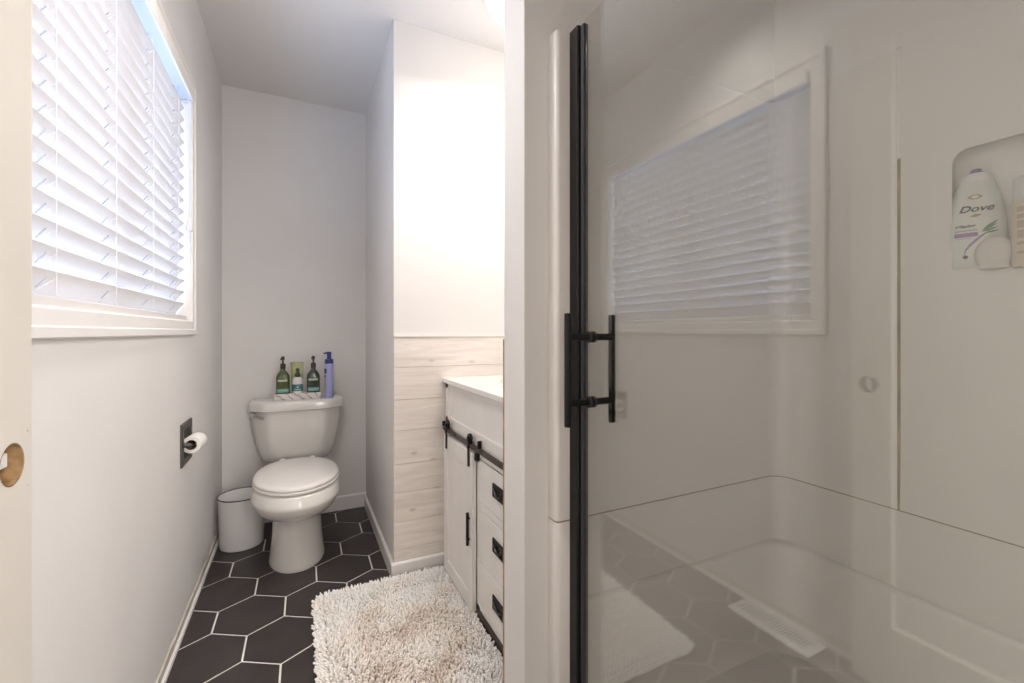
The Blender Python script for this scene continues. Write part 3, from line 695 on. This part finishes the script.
# glass door
GX = 0.632
gd = thing('shower_door', (GX, 0.9, 0.11), 'frameless clear glass shower door with black edge frame', 'shower door')
obj('glass_panel', B((GX, GX + 0.006, -0.58, 0.900, 0.125, 1.860)), M['glass'], gd, smooth=False)
bm = bmesh.new()
prism(bm, [(GX - 0.010, SF - 0.0005), (GX - 0.010, 0.918), (GX - 0.006, 0.914), (GX + 0.012, 0.914), (GX + 0.016, 0.918), (GX + 0.016, SF - 0.0005)], 0.112, 1.857, 'z')
obj('wall_channel', bm, M['black'], gd, bevel=0.001)
obj('edge_seal', B((GX - 0.004, GX + 0.010, 0.896, 0.910, 0.120, 1.853)), M['gasket'], gd, bevel=0.002, label='dark grey vertical edge seal')
obj('bottom_seal', B((GX - 0.001, GX + 0.007, -0.58, 0.896, 0.112, 0.127)), M['gasket'], gd, smooth=False)
hd_y = 0.876; hz = (1.080, 0.923)
bm = bmesh.new()
for x, za, zb in ((0.569, 0.868, 1.136), (0.6987, 0.868, 1.134)):
    tube(bm, [(x, hd_y, za), (x, hd_y, za + 0.002), (x, hd_y, zb - 0.002), (x, hd_y, zb)], 0.0086, 20, radii=[0.0076, 0.0086, 0.0086, 0.0076])
for z in hz:
    tube(bm, [(0.569, hd_y, z), (GX - 0.001, hd_y, z)], 0.0084, 18); tube(bm, [(GX + 0.007, hd_y, z), (0.6987, hd_y, z)], 0.0084, 18)
hn = obj('handle', bm, M['black'], gd, label='black double-sided tubular pull handle')
for z in hz:
    bm = bmesh.new()
    tube(bm, [(GX - 0.007, hd_y, z), (GX - 0.0003, hd_y, z)], 0.0138, 24); tube(bm, [(GX + 0.0063, hd_y, z), (GX + 0.013, hd_y, z)], 0.0138, 24)
    obj('collar', bm, M['gasket'], hn, bevel=0.001)

# ------------------------------------------------------------------ bath rug
rg = thing('bath_rug', (0.32, 1.5, 0), 'cream shaggy bath rug with brownish stains in front of the vanity', 'rug')
rx0, rx1, ryA, ryB = 0.058, 0.598, 1.082, 1.955
obj('backing', B((rx0 + 0.012, rx1 - 0.004, ryA + 0.012, ryB - 0.012, 0.0008, 0.008)), mat('rug_backing', (0.55, 0.50, 0.45), 0.95), rg, smooth=False)
def build_pile():
    verts = []; faces = []; vals = []
    step = 0.0076; rnd = random.Random(3)
    nx = int((rx1 - rx0) / step); ny = int((ryB - ryA) / step)
    for i in range(nx + 1):
        for j in range(ny + 1):
            x = rx0 + i * step + rnd.uniform(-0.5, 0.5) * step; y = ryA + j * step + rnd.uniform(-0.5, 0.5) * step
            # slightly rounded corners of the mat
            cxr, cyr = min(x - rx0, rx1 - x), min(y - ryA, ryB - y)
            if cxr < 0.03 and cyr < 0.03 and math.hypot(0.03 - cxr, 0.03 - cyr) > 0.031: continue
            ln = rnd.uniform(0.021, 0.032)
            lean = rnd.uniform(0.1, 0.7); az = 2 * PI * noise.noise(Vector((x * 6, y * 6, 3.0))) * 1.3 + rnd.uniform(-1.3, 1.3)
            edge = min(cxr, cyr)
            dirx, diry = math.cos(az), math.sin(az)
            if edge < 0.03:
                ex = -1 if x - rx0 < 0.03 else (1 if rx1 - x < 0.03 else 0); ey = -1 if y - ryA < 0.03 else (1 if ryB - y < 0.03 else 0)
                dirx = dirx * 0.4 + ex; diry = diry * 0.4 + ey; l_ = math.hypot(dirx, diry) or 1; dirx /= l_; diry /= l_; lean = rnd.uniform(0.5, 0.9)
                if ex == 1: lean *= 0.3; ln *= 0.8
            r = rnd.uniform(0.0031, 0.0045)
            P_ = []
            for t_ in (0, 0.35, 0.7, 0.93, 1.0):
                hor = ln * lean * t_ ** 1.5 * 0.75; P_.append(Vector((x + dirx * hor, y + diry * hor, 0.004 + ln * (t_ * (1 - 0.35 * lean * t_)))))
            rad = [r * 0.8, r, r, r * 0.75, r * 0.2]
            b0 = len(verts); sg = 6; tw = rnd.uniform(0, 1)
            side = Vector((-diry, dirx, 0))
            stain = 0.30 + 0.55 * noise.noise(Vector((x * 7, y * 7, 9.0)))
            dist = math.hypot((x - 0.33) / 0.20, (y - 1.52) / 0.26); stain = max(0.0, stain + 0.25 - 0.32 * dist) + rnd.uniform(-0.06, 0.10)
            if rnd.random() < 0.05 and dist < 1.2: stain += 0.3
            for q, p in enumerate(P_):
                d = (P_[min(q + 1, 4)] - P_[max(q - 1, 0)]).normalized(); n2 = d.cross(side)
                rr_ = rad[q] * (1 + 0.18 * math.sin(q * 9 + i * 3 + j))
                for s_ in range(sg):
                    a = 2 * PI * (s_ + tw) / sg; v = p + side * (rr_ * math.cos(a)) + n2 * (rr_ * math.sin(a)); verts.append(v); vals.append(min(1, max(0, stain)))
            for q in range(4):
                for s_ in range(sg):
                    a = b0 + q * sg + s_; b = b0 + q * sg + (s_ + 1) % sg; faces.append((a, b, b + sg, a + sg))
            faces.append(tuple(b0 + 4 * sg + s_ for s_ in range(sg)))
    me = bpy.data.meshes.new('pile'); me.from_pydata([tuple(v) for v in verts], [], faces)
    at = me.attributes.new('tuft', 'FLOAT', 'POINT'); at.data.foreach_set('value', vals)
    me.materials.append(M['rug'])
    for p in me.polygons: p.use_smooth = True
    o = bpy.data.objects.new('pile', me); C.objects.link(o); o.parent = rg; o.matrix_parent_inverse = Matrix.Translation(-rg.location); o['kind'] = 'stuff'
build_pile()

# ------------------------------------------------------------------ things on the toilet tank
TZ = 0.7182
tyf, tyb = 2.700, 2.772
ty = thing('tray', (-0.008, 2.735, TZ), 'small white marble tray on the toilet tank lid', 'tray')
bm = bmesh.new()
tx0, tx1 = -0.126, 0.108
def rr_(d, z, r=0.006): return [(x, y, z) for x, y in rrect(tx0 + d, tx1 - d, tyf + d, tyb - d, r, 3)]
loft(bm, [rr_(0.001, TZ), rr_(0, TZ + 0.002), rr_(0, TZ + 0.035), rr_(0.001, TZ + 0.036), rr_(0.004, TZ + 0.036), rr_(0.005, TZ + 0.035, 0.003), rr_(0.005, TZ + 0.005, 0.003)])
obj('tray_dish', bm, M['marble'], ty, angle=40)
TB = TZ + 0.0055; KZ = 1.10
def sring(cx, cy, hx_, hy_, z, e=3.2, n=36):
    out = []
    for i in range(n):
        a = 2 * PI * i / n; c, s = math.cos(a), math.sin(a)
        out.append((cx + hx_ * math.copysign(abs(c) ** (2 / e), c), cy + hy_ * math.copysign(abs(s) ** (2 / e), s), z))
    return out
def label_patch(cx, cy, hx_, hy_, z0, z1, e, m, name, parent, a0=200, a1=340, off=0.0006, n=14, label=None):
    bm = bmesh.new(); rings = []
    for z in (z0, z1):
        ring = []
        for i in range(n + 1):
            a = math.radians(a0 + (a1 - a0) * i / n); c, s = math.cos(a), math.sin(a)
            ring.append((cx + (hx_ + off) * math.copysign(abs(c) ** (2 / e), c), cy + (hy_ + off) * math.copysign(abs(s) ** (2 / e), s), z))
        rings.append(ring)
    loft(bm, rings, False, False, closed=False)
    o = obj(name, bm, m, parent, label=label)
    return o
def pump_bottle(cx, cy, mt, ml, lab, faceprint):
    t_ = thing('pump_bottle', (cx, cy, TB), lab, 'bottle', 'pump bottles on the tank tray')
    hx_, hy_ = 0.034, 0.021
    bm = bmesh.new()
    loft(bm, [sring(cx, cy, hx_ - 0.003, hy_ - 0.003, TB), sring(cx, cy, hx_, hy_, TB + KZ * 0.004), sring(cx, cy, hx_, hy_, TB + KZ * 0.105), sring(cx, cy, hx_ - 0.002, hy_ - 0.001, TB + KZ * 0.116, 2.8), sring(cx, cy, hx_ - 0.009, hy_ - 0.004, TB + KZ * 0.128, 2.5),
              sring(cx, cy, 0.017, 0.014, TB + KZ * 0.138, 2.2), sring(cx, cy, 0.012, 0.012, TB + KZ * 0.144, 2), sring(cx, cy, 0.0115, 0.0115, TB + KZ * 0.156, 2)])
    obj('body', bm, mt, t_, angle=50)
    bm = bmesh.new(); lathe(bm, [(0.0125, TB + KZ * 0.150), (0.0135, TB + KZ * 0.152), (0.0135, TB + KZ * 0.172), (0.011, TB + KZ * 0.176), (0.005, TB + KZ * 0.178), (0.0045, TB + KZ * 0.194), (0.008, TB + KZ * 0.195), (0.0085, TB + KZ * 0.200), (0.0075, TB + KZ * 0.210), (0.003, TB + KZ * 0.213)], cx, cy, 20)
    tube(bm, [(cx, cy, TB + KZ * 0.204), (cx - 0.008, cy - 0.022, TB + KZ * 0.203), (cx - 0.009, cy - 0.028, TB + KZ * 0.197)], 0.0038, 8)
    obj('pump', bm, M['pump'], t_)
    label_patch(cx, cy, hx_, hy_, TB + KZ * 0.032, TB + KZ * 0.052, 3.2, ml, 'label_band', t_, 218, 322)
    label_patch(cx, cy, hx_, hy_, TB + KZ * 0.088, TB + KZ * 0.097, 3.2, M['print'], 'label_print', t_, 235, 300, 0.0009)
    label_patch(cx, cy, hx_, hy_, TB + KZ * 0.041, TB + KZ * 0.044, 3.2, M['print'], 'label_line', t_, 230, 310, 0.0011)
    return t_
pump_bottle(-0.083, 2.737, M['greenglass'], M['teal2'], 'olive green pump bottle with teal label band, at left end of tray', 0)
pump_bottle(0.070, 2.737, M['darkgreen'], M['teal2'], 'dark green pump bottle at right end of tray on toilet tank', 0)
# pale green tube
tcx, tcy = -0.013, 2.757
tt = thing('squeeze_tube', (tcx, tcy, TB), 'pale green squeeze tube standing on its cap behind the small spray bottle', 'tube')
bm = bmesh.new(); rings = []
for z, hx_, hy_ in ((0.018, 0.024, 0.0125), (0.024, 0.027, 0.0125), (0.08, 0.030, 0.010), (0.13, 0.032, 0.006), (0.168, 0.033, 0.0022), (0.182, 0.033, 0.0016)):
    rings.append(sring(tcx, tcy, hx_, hy_, TB + KZ * z, 2.3))
loft(bm, rings); obj('tube_body', bm, M['palegreen'], tt, angle=50)
bm = bmesh.new(); lathe(bm, [(0.019, TB), (0.020, TB + KZ * 0.002), (0.020, TB + KZ * 0.018), (0.018, TB + KZ * 0.019)], tcx, tcy, 28, 1, 0.62); obj('cap', bm, M['sprayg'], tt)
label_patch(tcx, tcy, 0.0325, 0.0066, TB + KZ * 0.125, TB + KZ * 0.155, 2.3, mat('yellow_green_spot', (0.50, 0.52, 0.22), 0.5), 'label_mark', tt, 235, 262, 0.0012)
# small spray bottle
scx, scy = -0.010, 2.721
ss = thing('spray_bottle', (scx, scy, TB), 'small white spray bottle with teal label, middle of tray', 'bottle')
bm = bmesh.new(); lathe(bm, [(0.024, TB), (0.0265, TB + KZ * 0.003), (0.0265, TB + KZ * 0.082), (0.0255, TB + KZ * 0.093), (0.020, TB + KZ * 0.104), (0.011, TB + KZ * 0.109), (0.010, TB + KZ * 0.113)], scx, scy, 36, 1, 0.66)
obj('body', bm, M['whitebottle'], ss, angle=50)
bm = bmesh.new(); lathe(bm, [(0.013, TB + KZ * 0.108), (0.0135, TB + KZ * 0.110), (0.0135, TB + KZ * 0.124), (0.010, TB + KZ * 0.127), (0.0085, TB + KZ * 0.129), (0.0085, TB + KZ * 0.148), (0.007, TB + KZ * 0.151), (0.002, TB + KZ * 0.152)], scx, scy, 20)
tube(bm, [(scx, scy, TB + KZ * 0.142), (scx, scy - 0.011, TB + KZ * 0.142)], 0.003, 8); obj('sprayer', bm, M['sprayg'], ss)
label_patch(scx, scy, 0.0265, 0.0175, TB + KZ * 0.038, TB + KZ * 0.072, 2, M['teal'], 'label_band', ss, 190, 350)
label_patch(scx, scy, 0.0265, 0.0175, TB + KZ * 0.044, TB + KZ * 0.048, 2, M['print'], 'label_line', ss, 230, 310, 0.0010)
label_patch(scx, scy, 0.0265, 0.0175, TB + KZ * 0.054, TB + KZ * 0.062, 2, M['print'], 'label_drop', ss, 262, 280, 0.0010)
# lavender lotion bottle
lcx, lcy = 0.152, 2.730
lv = thing('lotion_bottle', (lcx, lcy, TZ), 'tall lavender cylinder lotion bottle with navy pump beside the tray', 'bottle')
bm = bmesh.new(); lathe(bm, [(0.0225, TZ), (0.0245, TZ + KZ * 0.003), (0.0245, TZ + KZ * 0.172), (0.022, TZ + KZ * 0.176)], lcx, lcy, 40); obj('body', bm, M['lavender'], lv, angle=50)
bm = bmesh.new(); lathe(bm, [(0.0225, TZ + KZ * 0.176), (0.0230, TZ + KZ * 0.178), (0.0230, TZ + KZ * 0.194), (0.021, TZ + KZ * 0.199), (0.012, TZ + KZ * 0.201), (0.0115, TZ + KZ * 0.222), (0.013, TZ + KZ * 0.224), (0.013, TZ + KZ * 0.234), (0.011, TZ + KZ * 0.237)], lcx, lcy, 32)
tube(bm, [(lcx, lcy, TZ + KZ * 0.230), (lcx - 0.020, lcy - 0.012, TZ + KZ * 0.231), (lcx - 0.027, lcy - 0.016, TZ + KZ * 0.229)], 0.005, 10); obj('pump', bm, M['navy'], lv, angle=50)
label_patch(lcx, lcy, 0.0245, 0.0245, TZ + KZ * 0.126, TZ + KZ * 0.150, 2, M['navyprint'], 'label_mark', lv, 190, 235)
for (a, b) in ((0.104, 0.116), (0.084, 0.100), (0.060, 0.078), (0.034, 0.052)):
    label_patch(lcx, lcy, 0.0245, 0.0245, TZ + KZ * a, TZ + KZ * b, 2, M['greyprint'] if a < 0.1 else M['navyprint'], 'label_print', lv, 192, 222)

# ------------------------------------------------------------------ things in the shower niche
NZ = nZ0 + 0.0005
dcx, dcy = 1.484, 0.474
face = math.atan2(-0.50, -1.478)             # bottle front looks towards the room
rotz = face + PI / 2                           # local -Y is the front
body_wash = thing('body_wash_bottle', (dcx, dcy, NZ), 'pearl white body wash bottle with purple flip cap in the shower niche', 'bottle')
def DP(x, y, z):
    c, s = math.cos(rotz), math.sin(rotz)
    return (dcx + c * x - s * y, dcy + s * x + c * y, NZ + z)
prof = [(0.000, 0.042, 0.018), (0.004, 0.0445, 0.021), (0.03, 0.0490, 0.0245), (0.06, 0.0520, 0.026), (0.09, 0.0530, 0.0265), (0.12, 0.0515, 0.026), (0.15, 0.0480, 0.025), (0.18, 0.0420, 0.0235), (0.208, 0.0345, 0.0215), (0.220, 0.0310, 0.020)]
def dhw(z):
    for (a, b, c), (d, e, f) in zip(prof, prof[1:]):
        if a <= z <= d: t_ = (z - a) / (d - a); return b + (e - b) * t_, c + (f - c) * t_
    return prof[-1][1:]
def dring(z, hx_, hy_, e=2.2, n=44):
    out = []
    for i in range(n):
        a = 2 * PI * i / n; c, s = math.cos(a), math.sin(a)
        out.append(DP(hx_ * math.copysign(abs(c) ** (2 / e), c), hy_ * math.copysign(abs(s) ** (2 / e), s), z))
    return out
bm = bmesh.new(); loft(bm, [dring(z, a, b) for z, a, b in prof]); obj('body', bm, M['dovewhite'], body_wash, angle=60)
bm = bmesh.new(); loft(bm, [dring(z, a, b) for z, a, b in ((0.2195, 0.0312, 0.0201), (0.222, 0.0315, 0.0203), (0.234, 0.0270, 0.018), (0.240, 0.0200, 0.015))]); obj('cap', bm, M['dovecap'], body_wash, angle=50)
bm = bmesh.new(); loft(bm, [dring(z, a, b) for z, a, b in ((0.2395, 0.0195, 0.0145), (0.2415, 0.0175, 0.014), (0.2425, 0.0105, 0.013), (0.2485, 0.0098, 0.0125), (0.250, 0.0090, 0.012))]); obj('flip_top', bm, M['purple'], body_wash, angle=50)
def on_face(u, z, off=0.0006):
    hx_, hy_ = dhw(z); e = 2.2; k_ = min(1, abs(u) / hx_); y = -hy_ * (1 - k_ ** e) ** (1 / e) - off
    return DP(u, y, z)
def face_strip(pts, wds, m, name, off=0.0006, label=None):
    """curved ribbon that follows the bottle face: centreline (u,z) and half-widths"""
    bm = bmesh.new(); L_, R_ = [], []
    for i, (u, z) in enumerate(pts):
        a = Vector(pts[max(i - 1, 0)]); b = Vector(pts[min(i + 1, len(pts) - 1)]); d = (b - a).normalized(); n_ = Vector((-d.y, d.x)) * wds[i]
        L_.append(on_face(u + n_.x, z + n_.y, off)); R_.append(on_face(u - n_.x, z - n_.y, off))
    loft(bm, [L_, R_], False, False, closed=False); return obj(name, bm, m, body_wash, label=label)
def lin(a, b, n): return [(a[0] + (b[0] - a[0]) * i / n, a[1] + (b[1] - a[1]) * i / n) for i in range(n + 1)]
face_strip(lin((-0.015, 0.180), (0.011, 0.180), 8), [0.0005, 0.003, 0.005, 0.0058, 0.006, 0.0058, 0.005, 0.003, 0.0005], M['gold'], 'emblem')
face_strip(lin((-0.009, 0.180), (0.005, 0.180), 6), [0.0003, 0.0025, 0.0035, 0.0038, 0.0035, 0.0025, 0.0003], M['dovewhite'], 'emblem_inner', 0.0009)
text_rot = (PI / 2, 0, rotz)
text('brand_lettering', 'Dove', 0.0215, M['navytext'], body_wash, on_face(-0.001, 0.151, 0.0014), (PI / 2 - 0.10, 0, rotz), 0.0003, 0.32, 1.22, bold=0.0004)
face_strip(lin((-0.010, 0.1335), (0.010, 0.1365), 8), [0.0003, 0.0018, 0.0026, 0.0034, 0.0036, 0.0030, 0.0018, 0.0012, 0.0002], M['gold'], 'gold_bird')
text('scent_lettering', 'relaxing', 0.0098, M['navytext'], body_wash, on_face(-0.018, 0.1110, 0.0020), text_rot, 0.0003, 0.0, 1.1, bold=0.0003)
face_strip(lin((-0.036, 0.1005), (0.002, 0.1005), 8), [0.0010] * 9, M['purple2'], 'print_line')
face_strip(lin((-0.037, 0.090), (0.003, 0.090), 8), [0.0050] * 9, M['purple2'], 'purple_bar')
face_strip(lin((-0.036, 0.0815), (-0.010, 0.0815), 6), [0.0008] * 7, M['greyprint'], 'small_print')
face_strip([(-0.020, 0.040), (-0.018, 0.052), (-0.012, 0.062), (-0.002, 0.074), (0.010, 0.086), (0.022, 0.095)], [0.0006, 0.0016, 0.0024, 0.0026, 0.0022, 0.0004], M['purple2'], 'purple_swoosh')
for a, b in (((0.008, 0.096), (0.036, 0.112)), ((0.010, 0.094), (0.037, 0.104)), ((0.012, 0.100), (0.032, 0.118)), ((0.014, 0.091), (0.038, 0.096)), ((0.018, 0.102), (0.036, 0.121))):
    face_strip(lin(a, b, 6), [0.0003, 0.0013, 0.0020, 0.0022, 0.0018, 0.0010, 0.0002], M['leaf'], 'green_leaf')
face_strip(lin((-0.023, 0.037), (-0.013, 0.037), 6), [0.0003, 0.003, 0.0042, 0.0045, 0.0042, 0.003, 0.0003], M['navytext'], 'round_mark')
# sponge
bm = bmesh.new(); pcx, pcy, pr = 1.452, 0.433, 0.033
for i in range(1):
    lathe(bm, [(0.010, NZ), (0.026, NZ + 0.004)] + [(pr * math.cos(a), NZ + 0.038 + 0.040 * math.sin(a)) for a in [math.radians(-40 + 130 * k_ / 14) for k_ in range(15)]][:-1] + [(0.001, NZ + 0.0782)], pcx, pcy, 36, 0.55, 1)
tag(obj('bath_sponge', bm, M['puff']), 'round off-white bath sponge in the niche between the two bottles', 'sponge')
# second bottle
qx, qy = 1.453, 0.376
sbk = thing('cylinder_bottle', (qx, qy, NZ), 'cream cylinder bottle with frosted cap at the photo\'s right edge', 'bottle')
bm = bmesh.new(); lathe(bm, [(0.026, NZ), (0.0285, NZ + 0.003), (0.0285, NZ + 0.142), (0.027, NZ + 0.145)], qx, qy, 40); obj('body', bm, M['cream'], sbk, angle=50)
bm = bmesh.new(); lathe(bm, [(0.0275, NZ + 0.145), (0.028, NZ + 0.147), (0.0272, NZ + 0.196), (0.025, NZ + 0.200), (0.01, NZ + 0.201)], qx, qy, 40); obj('cap', bm, M['clearcap'], sbk, angle=50)
for i, (a, b) in enumerate(((0.120, 0.132), (0.105, 0.115), (0.085, 0.101), (0.062, 0.080), (0.048, 0.055), (0.028, 0.034))):
    label_patch(qx, qy, 0.0285, 0.0285, NZ + a, NZ + b, 2, M['greyprint'], 'label_print', sbk, 150, 178, 0.0006)
